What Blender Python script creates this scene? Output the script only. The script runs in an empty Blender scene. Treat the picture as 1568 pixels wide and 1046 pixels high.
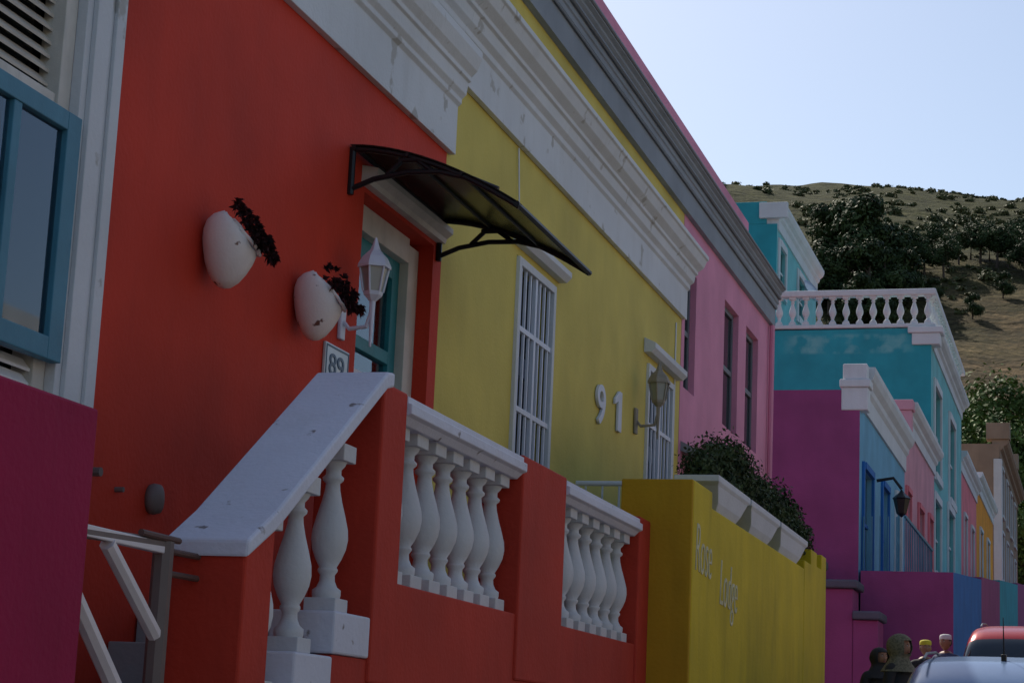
import bpy, bmesh, math, random
import numpy as np
from mathutils import Vector, Matrix, noise
random.seed(7); rng=np.random.default_rng(7)
SC=bpy.context.scene; COL=SC.collection

# ---------------------------------------------------------------- materials
def nodes(m):
    m.use_nodes=True; nt=m.node_tree; return nt, nt.nodes["Principled BSDF"], nt.links
def setin(b,n,v):
    if n in b.inputs: b.inputs[n].default_value=v
def paint(name,c,rough=.75,var=.16,bump=.25,stain=.25,scale=1.0,stainc=None,spec=.3,dark=.55):
    """painted plaster / wood: mottling, vertical run-off streaks, fine bump"""
    m=bpy.data.materials.new(name); nt,b,L=nodes(m); N=nt.nodes.new
    tc=N("ShaderNodeTexCoord")
    n1=N("ShaderNodeTexNoise"); n1.inputs["Scale"].default_value=1.3*scale; n1.inputs["Detail"].default_value=3
    L.new(tc.outputs["Object"],n1.inputs["Vector"])
    mp=N("ShaderNodeMapping"); mp.inputs["Scale"].default_value=(3.2*scale,3.2*scale,.6*scale); L.new(tc.outputs["Object"],mp.inputs["Vector"])
    n2=N("ShaderNodeTexNoise"); n2.inputs["Scale"].default_value=1.3; n2.inputs["Detail"].default_value=4; n2.inputs["Roughness"].default_value=.65
    L.new(mp.outputs[0],n2.inputs["Vector"])
    r1=N("ShaderNodeMapRange"); r1.inputs[1].default_value=.3; r1.inputs[2].default_value=.7
    r1.inputs[3].default_value=1-var; r1.inputs[4].default_value=1+var*.6; L.new(n1.outputs[0],r1.inputs[0])
    mul=N("ShaderNodeVectorMath"); mul.operation='SCALE'; mul.inputs[0].default_value=c[:3]; L.new(r1.outputs[0],mul.inputs["Scale"])
    r2=N("ShaderNodeMapRange"); r2.inputs[1].default_value=.52; r2.inputs[2].default_value=.78; r2.inputs[3].default_value=0; r2.inputs[4].default_value=stain
    L.new(n2.outputs[0],r2.inputs[0])
    mx=N("ShaderNodeMix"); mx.data_type='RGBA'; L.new(r2.outputs[0],mx.inputs[0]); L.new(mul.outputs[0],mx.inputs[6])
    sc=stainc or tuple(v*dark for v in c[:3]); mx.inputs[7].default_value=(*sc,1)
    L.new(mx.outputs[2],b.inputs["Base Color"])
    b.inputs["Roughness"].default_value=rough; setin(b,"Specular IOR Level",spec)
    n3=N("ShaderNodeTexNoise"); n3.inputs["Scale"].default_value=38*scale; n3.inputs["Detail"].default_value=2; L.new(tc.outputs["Object"],n3.inputs["Vector"])
    n4=N("ShaderNodeTexNoise"); n4.inputs["Scale"].default_value=3.5*scale; n4.inputs["Detail"].default_value=1; L.new(tc.outputs["Object"],n4.inputs["Vector"])
    ad=N("ShaderNodeMath"); ad.operation='MULTIPLY_ADD'; ad.inputs[1].default_value=3.0; L.new(n4.outputs[0],ad.inputs[0]); L.new(n3.outputs[0],ad.inputs[2])
    bp=N("ShaderNodeBump"); bp.inputs["Strength"].default_value=bump; bp.inputs["Distance"].default_value=.012
    L.new(ad.outputs[0],bp.inputs["Height"]); L.new(bp.outputs[0],b.inputs["Normal"])
    return m
def peel(name,c,c2,lo=.55,hi=.6,pscale=6,**k):
    """paint with chips / bleached patches of a second colour"""
    m=paint(name,c,**k); nt=m.node_tree; b=nt.nodes["Principled BSDF"]; L=nt.links; N=nt.nodes.new
    src=b.inputs["Base Color"].links[0].from_socket
    tc=N("ShaderNodeTexCoord"); n=N("ShaderNodeTexNoise"); n.inputs["Scale"].default_value=pscale; n.inputs["Detail"].default_value=5
    L.new(tc.outputs["Object"],n.inputs["Vector"])
    r=N("ShaderNodeMapRange"); r.inputs[1].default_value=lo; r.inputs[2].default_value=hi; L.new(n.outputs[0],r.inputs[0])
    mx=N("ShaderNodeMix"); mx.data_type='RGBA'; L.new(r.outputs[0],mx.inputs[0]); L.new(src,mx.inputs[6]); mx.inputs[7].default_value=(*c2,1)
    L.new(mx.outputs[2],b.inputs["Base Color"]); return m
def plain(name,c,rough=.5,metal=0,var=.1,spec=.5):
    m=bpy.data.materials.new(name); nt,b,L=nodes(m); N=nt.nodes.new
    tc=N("ShaderNodeTexCoord"); n1=N("ShaderNodeTexNoise"); n1.inputs["Scale"].default_value=8; L.new(tc.outputs["Object"],n1.inputs["Vector"])
    r1=N("ShaderNodeMapRange"); r1.inputs[3].default_value=1-var; r1.inputs[4].default_value=1+var; L.new(n1.outputs[0],r1.inputs[0])
    mul=N("ShaderNodeVectorMath"); mul.operation='SCALE'; mul.inputs[0].default_value=c; L.new(r1.outputs[0],mul.inputs["Scale"])
    L.new(mul.outputs[0],b.inputs["Base Color"])
    b.inputs["Roughness"].default_value=rough; b.inputs["Metallic"].default_value=metal; setin(b,"Specular IOR Level",spec); return m
def leafmat(name,c1,c2,scale=1.2):
    m=bpy.data.materials.new(name); nt,b,L=nodes(m); N=nt.nodes.new
    tc=N("ShaderNodeTexCoord"); n=N("ShaderNodeTexNoise"); n.inputs["Scale"].default_value=scale; n.inputs["Detail"].default_value=4
    L.new(tc.outputs["Object"],n.inputs["Vector"])
    cr=N("ShaderNodeValToRGB"); cr.color_ramp.elements[0].position=.35; cr.color_ramp.elements[1].position=.68
    cr.color_ramp.elements[0].color=(*c1,1); cr.color_ramp.elements[1].color=(*c2,1); L.new(n.outputs[0],cr.inputs[0])
    L.new(cr.outputs[0],b.inputs["Base Color"]); b.inputs["Roughness"].default_value=.65; setin(b,"Specular IOR Level",.2)
    return m

RED=paint("red_plaster",(.54,.040,.017),stain=.17)
REDL=paint("red_plaster_yard",(.48,.040,.020),stain=.4)
YEL=paint("yellow_plaster",(.61,.50,.11),stain=.14)
YELW=paint("mustard_wall",(.60,.46,.015),stain=.5,dark=.5)
MAG=paint("magenta_plaster",(.34,.006,.062),stain=.35)
PNK=paint("pink_plaster",(.66,.26,.38),stain=.15)
PNK2=paint("rose_plaster",(.62,.30,.36),stain=.2)
PUR=paint("purple_plaster",(.28,.055,.17),stain=.2)
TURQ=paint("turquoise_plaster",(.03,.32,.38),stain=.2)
TURQL=paint("pale_skylit_turquoise",(.17,.48,.50),stain=.2)  # turquoise with street-face skylight baked into the colour; also a pale porch colour
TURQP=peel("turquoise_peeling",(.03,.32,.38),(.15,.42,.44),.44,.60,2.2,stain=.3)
def _mask(m):
    nt=m.node_tree; L=nt.links; N=nt.nodes.new; b=nt.nodes["Principled BSDF"]; mx=b.inputs["Base Color"].links[0].from_node; f=mx.inputs[0].links[0].from_socket
    tc=N("ShaderNodeTexCoord"); sp=N("ShaderNodeSeparateXYZ"); L.new(tc.outputs["Object"],sp.inputs[0])
    def win(o,c,w):
        a=N("ShaderNodeMath"); a.operation='SUBTRACT'; a.inputs[1].default_value=c; L.new(o,a.inputs[0])
        d=N("ShaderNodeMath"); d.operation='ABSOLUTE'; L.new(a.outputs[0],d.inputs[0])
        r=N("ShaderNodeMapRange"); r.inputs[1].default_value=w; r.inputs[2].default_value=w*.75; L.new(d.outputs[0],r.inputs[0]); return r.outputs[0]
    m1=N("ShaderNodeMath"); m1.operation='MULTIPLY'; L.new(win(sp.outputs[2],10.25,.28),m1.inputs[0]); L.new(win(sp.outputs[0],-6.1,1.7),m1.inputs[1])
    m2=N("ShaderNodeMath"); m2.operation='MULTIPLY'; L.new(m1.outputs[0],m2.inputs[0]); L.new(f,m2.inputs[1]); L.new(m2.outputs[0],mx.inputs[0])
_mask(TURQP)
BLU=paint("blue_plaster",(.15,.38,.54),stain=.2)
BLUD=paint("deep_blue_paint",(.02,.14,.42),stain=.2)
ORA=paint("orange_plaster",(.75,.30,.02),stain=.2)
CORAL=paint("coral_plaster",(.70,.20,.24),stain=.2)
BRO=paint("brown_plaster",(.30,.22,.16),stain=.3)
WHT=peel("white_trim",(.62,.65,.67),(.42,.42,.40),.64,.68,5,stain=.35,stainc=(.45,.45,.43),var=.08)
WHT2=paint("white_moulding",(.60,.63,.65),stain=.35,stainc=(.42,.43,.43),var=.08)
COP=peel("worn_white_coping",(.66,.69,.78),(.22,.20,.20),.66,.71,9,stain=.3,stainc=(.5,.5,.52),var=.08)
GRY=paint("grey_fascia",(.25,.28,.31),stain=.3,bump=.1)
GRYD=plain("gutter_metal",(.13,.145,.16),.5,.2)
BLUF=paint("blue_window_paint",(.06,.22,.31),rough=.45,bump=.08,scale=3)
TEAL=paint("teal_door_paint",(.02,.22,.26),rough=.45,bump=.08,scale=3)
CREAM=paint("cream_frame_paint",(.62,.60,.54),rough=.5,bump=.1,scale=3,stain=.35)
SLAT=paint("blind_slats",(.58,.53,.45),rough=.6,bump=.05,scale=3)
IRONW=plain("white_iron",(.62,.66,.74),.45)
IRONB=plain("black_iron",(.012,.013,.015),.4,.3)
GATEM=plain("gate_silver_paint",(.72,.70,.72),.5)
GATED=plain("gate_dull_paint",(.16,.13,.12),.6)
SLATW=plain("white_shutter_slats",(.8,.82,.84),.5)
GLASS=plain("window_glass",(.02,.025,.03),.06,0,.05,.9)
GLASSR=plain("window_glass_bright",(.04,.06,.08),.04,0,.05,1.0)
def _mk(m):
    nt,b,L=nodes(m); tr=nt.nodes.new("ShaderNodeBsdfTransparent"); tr.inputs[0].default_value=(.8,.9,.95,1); ms=nt.nodes.new("ShaderNodeMixShader"); ms.inputs[0].default_value=.82
    gl=nt.nodes.new("ShaderNodeBsdfGlossy"); gl.inputs["Roughness"].default_value=.03; gl.inputs[0].default_value=(.75,.85,.95,1); fr=nt.nodes.new("ShaderNodeFresnel"); fr.inputs[0].default_value=1.9
    m2=nt.nodes.new("ShaderNodeMixShader"); L.new(fr.outputs[0],m2.inputs[0]); L.new(b.outputs[0],ms.inputs[1]); L.new(tr.outputs[0],ms.inputs[2]); L.new(ms.outputs[0],m2.inputs[1]); L.new(gl.outputs[0],m2.inputs[2]); L.new(m2.outputs[0],nt.nodes["Material Output"].inputs[0])
_mk(GLASSR)
LAMPG=plain("lantern_glass",(.30,.32,.30),.15)
CERAM=peel("chipped_ceramic",(.80,.74,.70),(.16,.07,.05),.66,.69,11,rough=.45,bump=.15,stain=.25,var=.08,scale=2)
SUCC=leafmat("dried_plant",(.012,.008,.010),(.07,.02,.025),14)
BUSHM=leafmat("bush_leaves",(.018,.030,.012),(.07,.10,.035),5)
PINEM=leafmat("pine_needles",(.018,.034,.012),(.075,.11,.035),.35)
BROADM=leafmat("broad_leaves",(.035,.065,.012),(.14,.20,.04),.5)
SHRUBM=leafmat("fynbos_leaves",(.060,.075,.028),(.14,.14,.055),.06)
BARK=paint("bark",(.10,.07,.05),scale=.5)
CONC=paint("concrete",(.30,.29,.28),stain=.4)
ASPH=paint("asphalt",(.055,.055,.058),stain=.3,scale=.6)
DGRY=paint("grey_step",(.10,.10,.13))
TILE=plain("glazed_tile",(.55,.66,.72),.25)
INK=plain("tile_ink",(.03,.09,.16),.4)

# ---------------------------------------------------------------- mesh helpers
def link(o,parent=None):
    COL.objects.link(o)
    if parent is not None: o.parent=parent
    return o
def empty(name):
    o=bpy.data.objects.new(name,None); o.empty_display_size=.3; return link(o)
def meshobj(name,verts,faces,mats,parent=None,smooth=False,idx=None,bevel=0,fixn=True):
    me=bpy.data.meshes.new(name); me.from_pydata([tuple(v) for v in verts],[],[tuple(f) for f in faces])
    for m in (mats if isinstance(mats,(list,tuple)) else [mats]): me.materials.append(m)
    if idx is not None: me.polygons.foreach_set("material_index",idx)
    if fixn:
        bm=bmesh.new(); bm.from_mesh(me); bmesh.ops.recalc_face_normals(bm,faces=bm.faces); bm.to_mesh(me); bm.free()
    if smooth: me.polygons.foreach_set("use_smooth",[True]*len(me.polygons))
    me.update(); o=bpy.data.objects.new(name,me); link(o,parent)
    if bevel:
        b=o.modifiers.new("bevel","BEVEL"); b.width=bevel; b.segments=2; b.limit_method='ANGLE'
    return o
BF=[(0,1,2,3),(7,6,5,4),(0,4,5,1),(1,5,6,2),(2,6,7,3),(3,7,4,0)]
def boxv(x0,x1,y0,y1,z0,z1):
    return [(x0,y0,z0),(x1,y0,z0),(x1,y1,z0),(x0,y1,z0),(x0,y0,z1),(x1,y0,z1),(x1,y1,z1),(x0,y1,z1)]
def box(name,x0,x1,y0,y1,z0,z1,mat,parent=None,bevel=.006):
    return meshobj(name,boxv(x0,x1,y0,y1,z0,z1),BF,mat,parent,bevel=bevel)
def boxes(name,lst,mat,parent=None,bevel=.004):
    V=[];F=[]
    for b in lst:
        k=len(V); V+=boxv(*b); F+=[tuple(i+k for i in f) for f in BF]
    return meshobj(name,V,F,mat,parent,bevel=bevel)
def prismY(name,prof,y0,y1,mat,parent=None,bevel=0):
    n=len(prof); V=[(x,y0,z) for x,z in prof]+[(x,y1,z) for x,z in prof]
    F=[(i,(i+1)%n,n+(i+1)%n,n+i) for i in range(n)]+[tuple(range(n)),tuple(range(2*n-1,n-1,-1))]
    return meshobj(name,V,F,mat,parent,bevel=bevel)
def prismX(name,prof,x0,x1,mat,parent=None,bevel=0):
    n=len(prof); V=[(x0,y,z) for y,z in prof]+[(x1,y,z) for y,z in prof]
    F=[(i,(i+1)%n,n+(i+1)%n,n+i) for i in range(n)]+[tuple(range(n)),tuple(range(2*n-1,n-1,-1))]
    return meshobj(name,V,F,mat,parent,bevel=bevel)
def tube(name,paths,mat,parent=None):
    """paths: list of (points, radius)"""
    V=[];F=[]
    for pts,r in paths:
        pts=[Vector(p) for p in pts]; S=8; base=len(V)
        for i,p in enumerate(pts):
            t=(pts[min(i+1,len(pts)-1)]-pts[max(i-1,0)]).normalized()
            a=t.cross(Vector((0,0,1)))
            if a.length<.05: a=t.cross(Vector((1,0,0)))
            a.normalize(); b=t.cross(a); rr=r[i] if isinstance(r,(list,tuple)) else r
            for k in range(S):
                an=2*math.pi*k/S+math.pi/8; V.append(p+a*math.cos(an)*rr+b*math.sin(an)*rr)
        for i in range(len(pts)-1):
            for k in range(S):
                a0=base+i*S+k; a1=base+i*S+(k+1)%S; F.append((a0,a1,a1+S,a0+S))
        F.append(tuple(base+k for k in range(S))); F.append(tuple(base+(len(pts)-1)*S+k for k in range(S-1,-1,-1)))
    return meshobj(name,V,F,mat,parent,smooth=False)
def lathe_data(prof,S=20):
    V=[];F=[]
    for r,z in prof:
        for k in range(S):
            a=2*math.pi*k/S; V.append((r*math.cos(a),r*math.sin(a),z))
    for i in range(len(prof)-1):
        for k in range(S):
            a=i*S+k;b=i*S+(k+1)%S; F.append((a,b,b+S,a+S))
    return V,F
def house(name,xf,xb,y0,y1,z0,z1,mf,ms,holes=(),depth=.2,parent=None):
    ys=sorted({y0,y1,*[h[0] for h in holes],*[h[1] for h in holes]}); zs=sorted({z0,z1,*[h[2] for h in holes],*[h[3] for h in holes]})
    V=[];F=[];I=[]
    def q(pts,i): k=len(V); V.extend(pts); F.append((k,k+1,k+2,k+3)); I.append(i)
    for a,b in zip(ys,ys[1:]):
        for c,d in zip(zs,zs[1:]):
            cy=(a+b)/2;cz=(c+d)/2
            if any(h[0]<cy<h[1] and h[2]<cz<h[3] for h in holes): continue
            q([(xf,a,c),(xf,b,c),(xf,b,d),(xf,a,d)],0)
    for h in holes:
        a,b,c,d=h; x2=xf-depth
        q([(xf,a,c),(xf,a,d),(x2,a,d),(x2,a,c)],0); q([(xf,b,c),(x2,b,c),(x2,b,d),(xf,b,d)],0)
        q([(xf,a,d),(xf,b,d),(x2,b,d),(x2,a,d)],0); q([(xf,a,c),(x2,a,c),(x2,b,c),(xf,b,c)],0)
    q([(xb,y0,z0),(xf,y0,z0),(xf,y0,z1),(xb,y0,z1)],1); q([(xb,y1,z0),(xb,y1,z1),(xf,y1,z1),(xf,y1,z0)],1)
    q([(xb,y0,z1),(xf,y0,z1),(xf,y1,z1),(xb,y1,z1)],1); q([(xb,y0,z0),(xb,y0,z1),(xb,y1,z1),(xb,y1,z0)],1)
    return meshobj(name,V,F,[mf,ms],parent,idx=I,fixn=False)

BAL=[(.062,.0),(.066,.02),(.066,.045),(.048,.06),(.036,.09),(.034,.12),(.046,.14),(.046,.15),(.040,.16),(.060,.20),(.078,.25),(.085,.30),(.082,.35),(.066,.42),(.048,.49),(.036,.55),(.033,.585),(.048,.60),(.050,.615),(.036,.63),(.036,.655),(.052,.675),(.062,.70)]
def balusters(name,pts,h,mat,parent,fat=1.0):
    V0,F0=lathe_data(BAL,20); V=[];F=[]; s=h/.84
    for (x,y,z) in pts:
        k=len(V); V+=[(x+v[0]*s*fat,y+v[1]*s*fat,z+(v[2]+.07)*s) for v in V0]; F+=[tuple(i+k for i in f) for f in F0]
    o=meshobj(name,V,F,mat,parent,smooth=True)
    bl=[]
    for (x,y,z) in pts:
        w=.078*s*fat; bl.append((x-w,x+w,y-w,y+w,z,z+.07*s+.002)); bl.append((x-w,x+w,y-w,y+w,z+.765*s,z+h+.01))
    boxes(name+"_blocks",bl,mat,parent)
    return o

# ---------------------------------------------------------------- leaf clouds
def leaf_mesh(name,blobs,n,size,mat,parent=None,up=0.0,link_it=True,shell=.55,aspect=.5):
    """blobs: array of (x,y,z,rx,ry,rz)"""
    B=np.array(blobs,float); vol=(B[:,3]*B[:,4]*B[:,5])**(2/3); p=vol/vol.sum(); idx=rng.choice(len(B),n,p=p)
    d=rng.normal(size=(n,3)); d/=np.linalg.norm(d,axis=1)[:,None]
    r=shell+(1-shell)*rng.random(n)**.6; r*=1+.18*rng.normal(size=n)
    c=B[idx,:3]+d*r[:,None]*B[idx,3:]
    ks=1.1/max(.05,float(np.mean(B[:,3])))
    keep=np.array([noise.noise(Vector(tuple(v))*ks) >-.28 for v in c]); c=c[keep]; d=d[keep]; n=len(c)
    nr=d+rng.normal(size=(n,3))*.7; nr[:,2]+=up; nr/=np.linalg.norm(nr,axis=1)[:,None]
    t=np.cross(nr,rng.normal(size=(n,3))); t/=np.linalg.norm(t,axis=1)[:,None]; b=np.cross(nr,t)
    s=size*(.6+.8*rng.random(n))[:,None]
    V=np.stack([c-t*s,c+b*s*aspect,c+t*s,c-b*s*aspect],1).reshape(-1,3)
    me=bpy.data.meshes.new(name); me.vertices.add(len(V)); me.vertices.foreach_set("co",V.ravel())
    me.loops.add(n*4); me.loops.foreach_set("vertex_index",np.arange(n*4)); me.polygons.add(n)
    me.polygons.foreach_set("loop_start",np.arange(n)*4); me.polygons.foreach_set("loop_total",np.full(n,4)); me.update(); me.validate()
    me.materials.append(mat)
    if not link_it: return me
    o=bpy.data.objects.new(name,me); return link(o,parent)

# ---------------------------------------------------------------- ground & hill
def road_z(y): return -1.6+.057*max(y,-5)+.022*max(0,y-28)
def terr(x,y):
    z0=road_z(min(y,115))
    if y<=112: z=z0
    else:
        t=(y-112)/240.
        tt=min(t,1.); s=tt*(1.27-.27*tt)
        lobe=math.exp(-((x+60)/170.)**2)
        hgt=96*(.30+.70*lobe)
        z=z0+hgt*s
        if t>1: z=z0+hgt*(1-.75*((t-1)**2)/(1+(t-1)**2)- .05*(t-1))
        k=min(1,(y-112)/60.)
        z+=k*(3.2*noise.noise(Vector((x*.022,y*.012,.3)))+1.6*noise.noise(Vector((x*.06,y*.03,2.)))+.5*noise.noise(Vector((x*.2,y*.15,5.))))
    if y>900: z=max(z0-20,z*max(0,1-(y-900)/600))
    return z
def axis(a,b,fine0,fine1,df,dc):
    L=[fine0]
    while L[-1]<fine1: L.append(L[-1]+df)
    st=dc
    while L[-1]<b: L.append(L[-1]+st); st*=1.35
    st=dc
    while L[0]>a: L.insert(0,L[0]-st); st*=1.35
    return L
xs=axis(-3500,3500,-110,45,1.6,6); ys=axis(-3500,3500,-10,420,2.2,8)
V=[(x,y,terr(x,y)-.02) for y in ys for x in xs]; nx=len(xs)
F=[(j*nx+i,j*nx+i+1,(j+1)*nx+i+1,(j+1)*nx+i) for j in range(len(ys)-1) for i in range(nx-1)]
gm=bpy.data.materials.new("dry_hillside"); nt,b,L=nodes(gm); N=nt.nodes.new
tc=N("ShaderNodeTexCoord")
def nz(scale,det=6,vec=None,rough=.6):
    n=N("ShaderNodeTexNoise"); n.inputs["Scale"].default_value=scale; n.inputs["Detail"].default_value=det; n.inputs["Roughness"].default_value=rough
    L.new(vec or tc.outputs["Object"],n.inputs["Vector"]); return n.outputs[0]
def ramp(src,stops):
    c=N("ShaderNodeValToRGB"); e=c.color_ramp.elements
    e[0].position=stops[0][0]; e[0].color=(*stops[0][1],1); e[1].position=stops[1][0]; e[1].color=(*stops[1][1],1)
    for p,cc in stops[2:]:
        k=e.new(p); k.color=(*cc,1)
    L.new(src,c.inputs[0]); return c.outputs[0]
sep=N("ShaderNodeSeparateXYZ"); L.new(tc.outputs["Object"],sep.inputs[0])
mpg=N("ShaderNodeMapping"); mpg.inputs["Rotation"].default_value=(0,0,.5); mpg.inputs["Scale"].default_value=(.45,1.3,1.3); L.new(tc.outputs["Object"],mpg.inputs["Vector"])
grass=ramp(nz(.16,7,mpg.outputs[0],rough=.75),[(.34,(.030,.025,.012)),(.66,(.17,.115,.060)),(.5,(.092,.062,.032))])
olive=ramp(nz(.30,7,rough=.75),[(.36,(.020,.027,.008)),(.66,(.082,.082,.030)),(.5,(.048,.052,.018))])
# more olive scrub high up and to the left, dry grass low down on the right
a1=N("ShaderNodeMapRange"); a1.inputs[1].default_value=175; a1.inputs[2].default_value=240; L.new(sep.outputs[1],a1.inputs[0])
a2=N("ShaderNodeMath"); a2.operation='MULTIPLY_ADD'; a2.inputs[1].default_value=-.010; a2.inputs[2].default_value=-.05; L.new(sep.outputs[0],a2.inputs[0])
a3=N("ShaderNodeMath"); a3.operation='ADD'; L.new(a1.outputs[0],a3.inputs[0]); L.new(a2.outputs[0],a3.inputs[1])
nn=N("ShaderNodeMath"); nn.operation='MULTIPLY_ADD'; nn.inputs[1].default_value=2.8; nn.inputs[2].default_value=-1.25; L.new(nz(.045,7),nn.inputs[0])
a4=N("ShaderNodeMath"); a4.operation='ADD'; a4.use_clamp=True; L.new(a3.outputs[0],a4.inputs[0]); L.new(nn.outputs[0],a4.inputs[1])
mx=N("ShaderNodeMix"); mx.data_type='RGBA'; L.new(a4.outputs[0],mx.inputs[0]); L.new(grass,mx.inputs[6]); L.new(olive,mx.inputs[7])
b.inputs["Roughness"].default_value=.95; setin(b,"Specular IOR Level",.1)
spk=ramp(nz(1.1,4,rough=.8),[(.38,(.42,.45,.38)),(.60,(1.25,1.22,1.15))]); mm=N("ShaderNodeMix"); mm.data_type='RGBA'; mm.blend_type='MULTIPLY'; mm.inputs[0].default_value=1.0
L.new(mx.outputs[2],mm.inputs[6]); L.new(spk,mm.inputs[7]); L.new(mm.outputs[2],b.inputs["Base Color"])
bp=N("ShaderNodeBump"); bp.inputs["Strength"].default_value=.9; bp.inputs["Distance"].default_value=.9; L.new(nz(.5,5),bp.inputs["Height"]); L.new(bp.outputs[0],b.inputs["Normal"])
meshobj("hillside_ground",V,F,gm,smooth=True,fixn=False)
def strip(name,x0,x1,dz,mat):
    Y=[-6,28,61,112]; V=[];F=[]
    for y in Y: V+=[(x0,y,road_z(y)+dz),(x1,y,road_z(y)+dz),(x1,y,road_z(y)-.05),(x0,y,road_z(y)-.05)]
    for i in range(3):
        k=i*4
        for j in range(4): F.append((k+j,k+(j+1)%4,k+4+(j+1)%4,k+4+j))
    F+= [(0,1,2,3),(12,13,14,15)]
    return meshobj(name,V,F,mat)
strip("street_road",-1.70,5.2,.012,ASPH)
strip("near_pavement",-4.2,-1.82,.13,CONC); strip("kerb",-1.818,-1.702,.14,WHT2)
strip("far_pavement",5.32,8,.13,CONC); strip("kerb",5.202,5.318,.14,CONC)
WL=plain("road_line_paint",(.7,.7,.68),.6)
V=[];F=[]
for i in range(20):
    y=-4+i*5; k=len(V); V+=[(1.6,y,road_z(y)+.016),(1.72,y,road_z(y)+.016),(1.72,y+2,road_z(y+2)+.016),(1.6,y+2,road_z(y+2)+.016)]; F.append((k,k+1,k+2,k+3))
meshobj("lane_marking",V,F,WL)

# ---------------------------------------------------------------- RED HOUSE
RH=empty("red_house")
house("walls",-4.1,-12,1.0,11.90,-1.5,4.44,RED,RED,[(5.75,7.03,1.0,3.45),(10.46,11.74,.50,3.09)],.2,RH)
prismY("cornice",[(-4.1,3.76),(-4.055,3.76),(-4.055,4.09),(-4.03,4.11),(-4.03,4.14),(-4.0,4.17),(-3.99,4.25),(-3.97,4.26),(-3.97,4.29),(-3.93,4.33),(-3.90,4.41),(-3.90,4.46),(-4.1,4.50)],1.0,11.95,WHT,RH,.004)
box("parapet",-4.35,-4.12,1.0,11.0,4.44,5.0,RED,RH)
boxes("window_architrave",[(-4.1,-4.05,7.035,7.36,.9,3.75),(-4.05,-4.025,7.08,7.20,.9,3.75),(-4.05,-4.03,7.26,7.34,.9,3.75),(-4.1,-4.04,5.4,5.745,.9,3.75),(-4.16,-4.045,5.4,7.355,.84,.898)],WHT,RH)
boxes("window_inner_frame",[(-4.2,-4.096,6.94,7.034,1.0,3.45),(-4.2,-4.11,5.75,5.84,1.0,3.45),(-4.2,-4.11,5.84,6.94,2.45,2.52)],CREAM,RH)
boxes("casement_frame",[(-4.07,-4.02,6.91,7.02,1.40,2.43),(-4.07,-4.02,5.76,5.86,1.40,2.43),(-4.07,-4.02,5.86,6.91,1.40,1.49),(-4.07,-4.02,5.86,6.91,2.35,2.43),(-4.065,-4.025,6.50,6.56,1.49,2.35)],BLUF,RH)
box("casement_glass",-4.052,-4.046,5.86,6.91,1.49,2.35,GLASSR,RH,0)
V=[];F=[]
for i in range(40):
    z=1.04+i*.06; k=len(V); x=-4.13 if i<24 else -4.17
    V+=[(x-.018,5.84,z),(x+.018,5.84,z-.048),(x+.018,6.94,z-.048),(x-.018,6.94,z),(x-.018,5.84,z+.006),(x+.020,5.84,z-.036),(x+.020,6.94,z-.036),(x-.018,6.94,z+.006)]; F+=[tuple(j+k for j in f) for f in BF]
meshobj("blind_slats",V[:8*24],F[:6*24],SLATW,RH); meshobj("blind_slats_upper",V[8*24:],[tuple(q-8*24 for q in f) for f in F[6*24:]],SLAT,RH)
box("window_back",-4.26,-4.22,5.75,7.03,1.0,3.45,GLASS,RH,0)
boxes("door_frame",[(-4.28,-4.20,10.46,10.60,.5,3.05),(-4.28,-4.20,11.56,11.74,.5,3.05),(-4.28,-4.20,10.60,11.56,2.93,3.09)],CREAM,RH)
boxes("door_leaf",[(-4.32,-4.26,10.60,10.72,.5,2.93),(-4.32,-4.26,11.44,11.56,.5,2.93),(-4.32,-4.26,10.72,11.44,2.8,2.93),(-4.32,-4.26,10.72,11.44,.5,1.2),(-4.32,-4.26,10.72,11.44,2.25,2.33)],TEAL,RH)
box("door_glass",-4.30,-4.29,10.72,11.44,1.2,2.8,GLASSR,RH,0)
bars=[(-4.2,-4.18,10.64+i*.11,10.66+i*.11,.6,2.05) for i in range(9)]+[(-4.205,-4.175,10.6,11.56,2.05,2.08),(-4.205,-4.175,10.6,11.56,1.35,1.38)]
boxes("door_security_gate",bars,IRONW,RH,.002)
prismY("door_hood",[(-4.1,3.12),(-4.05,3.12),(-4.04,3.15),(-4.0,3.18),(-4.0,3.215),(-4.1,3.235)],10.40,11.82,CREAM,RH)
# number plaque
PL=empty("house_number_plaque"); box("tile",-4.098,-4.08,9.97,10.33,1.87,2.10,TILE,PL,.004)
def text(name,s,size,loc,mat,parent,ext=.01,shear=0,rotx=0,sx=1,off=0):
    cu=bpy.data.curves.new(name,"FONT"); cu.body=s; cu.size=size; cu.extrude=ext; cu.shear=shear; cu.bevel_depth=.001; cu.offset=off
    o=bpy.data.objects.new(name,cu)
    R=Matrix.Rotation(rotx,3,'X')@Matrix(((0,0,1),(1,0,0),(0,1,0))); o.rotation_euler=R.to_euler(); o.location=loc; o.scale=(sx,1,1)
    link(o); bpy.context.view_layer.update()
    me=bpy.data.meshes.new_from_object(o.evaluated_get(bpy.context.evaluated_depsgraph_get())); me.materials.clear(); me.materials.append(mat)
    mo=bpy.data.objects.new(name,me); mo.matrix_world=o.matrix_world.copy(); bpy.data.objects.remove(o); link(mo,parent); return mo
text("digits","89",.17,(-4.078,10.02,1.93),INK,PL,.002,sx=1.4)
boxes("tile_border",[(-4.08,-4.077,9.98,10.32,1.88,1.89),(-4.08,-4.077,9.98,10.32,2.08,2.09),(-4.08,-4.077,9.98,9.99,1.89,2.08),(-4.08,-4.077,10.31,10.32,1.89,2.08)],INK,PL,0)
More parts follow.
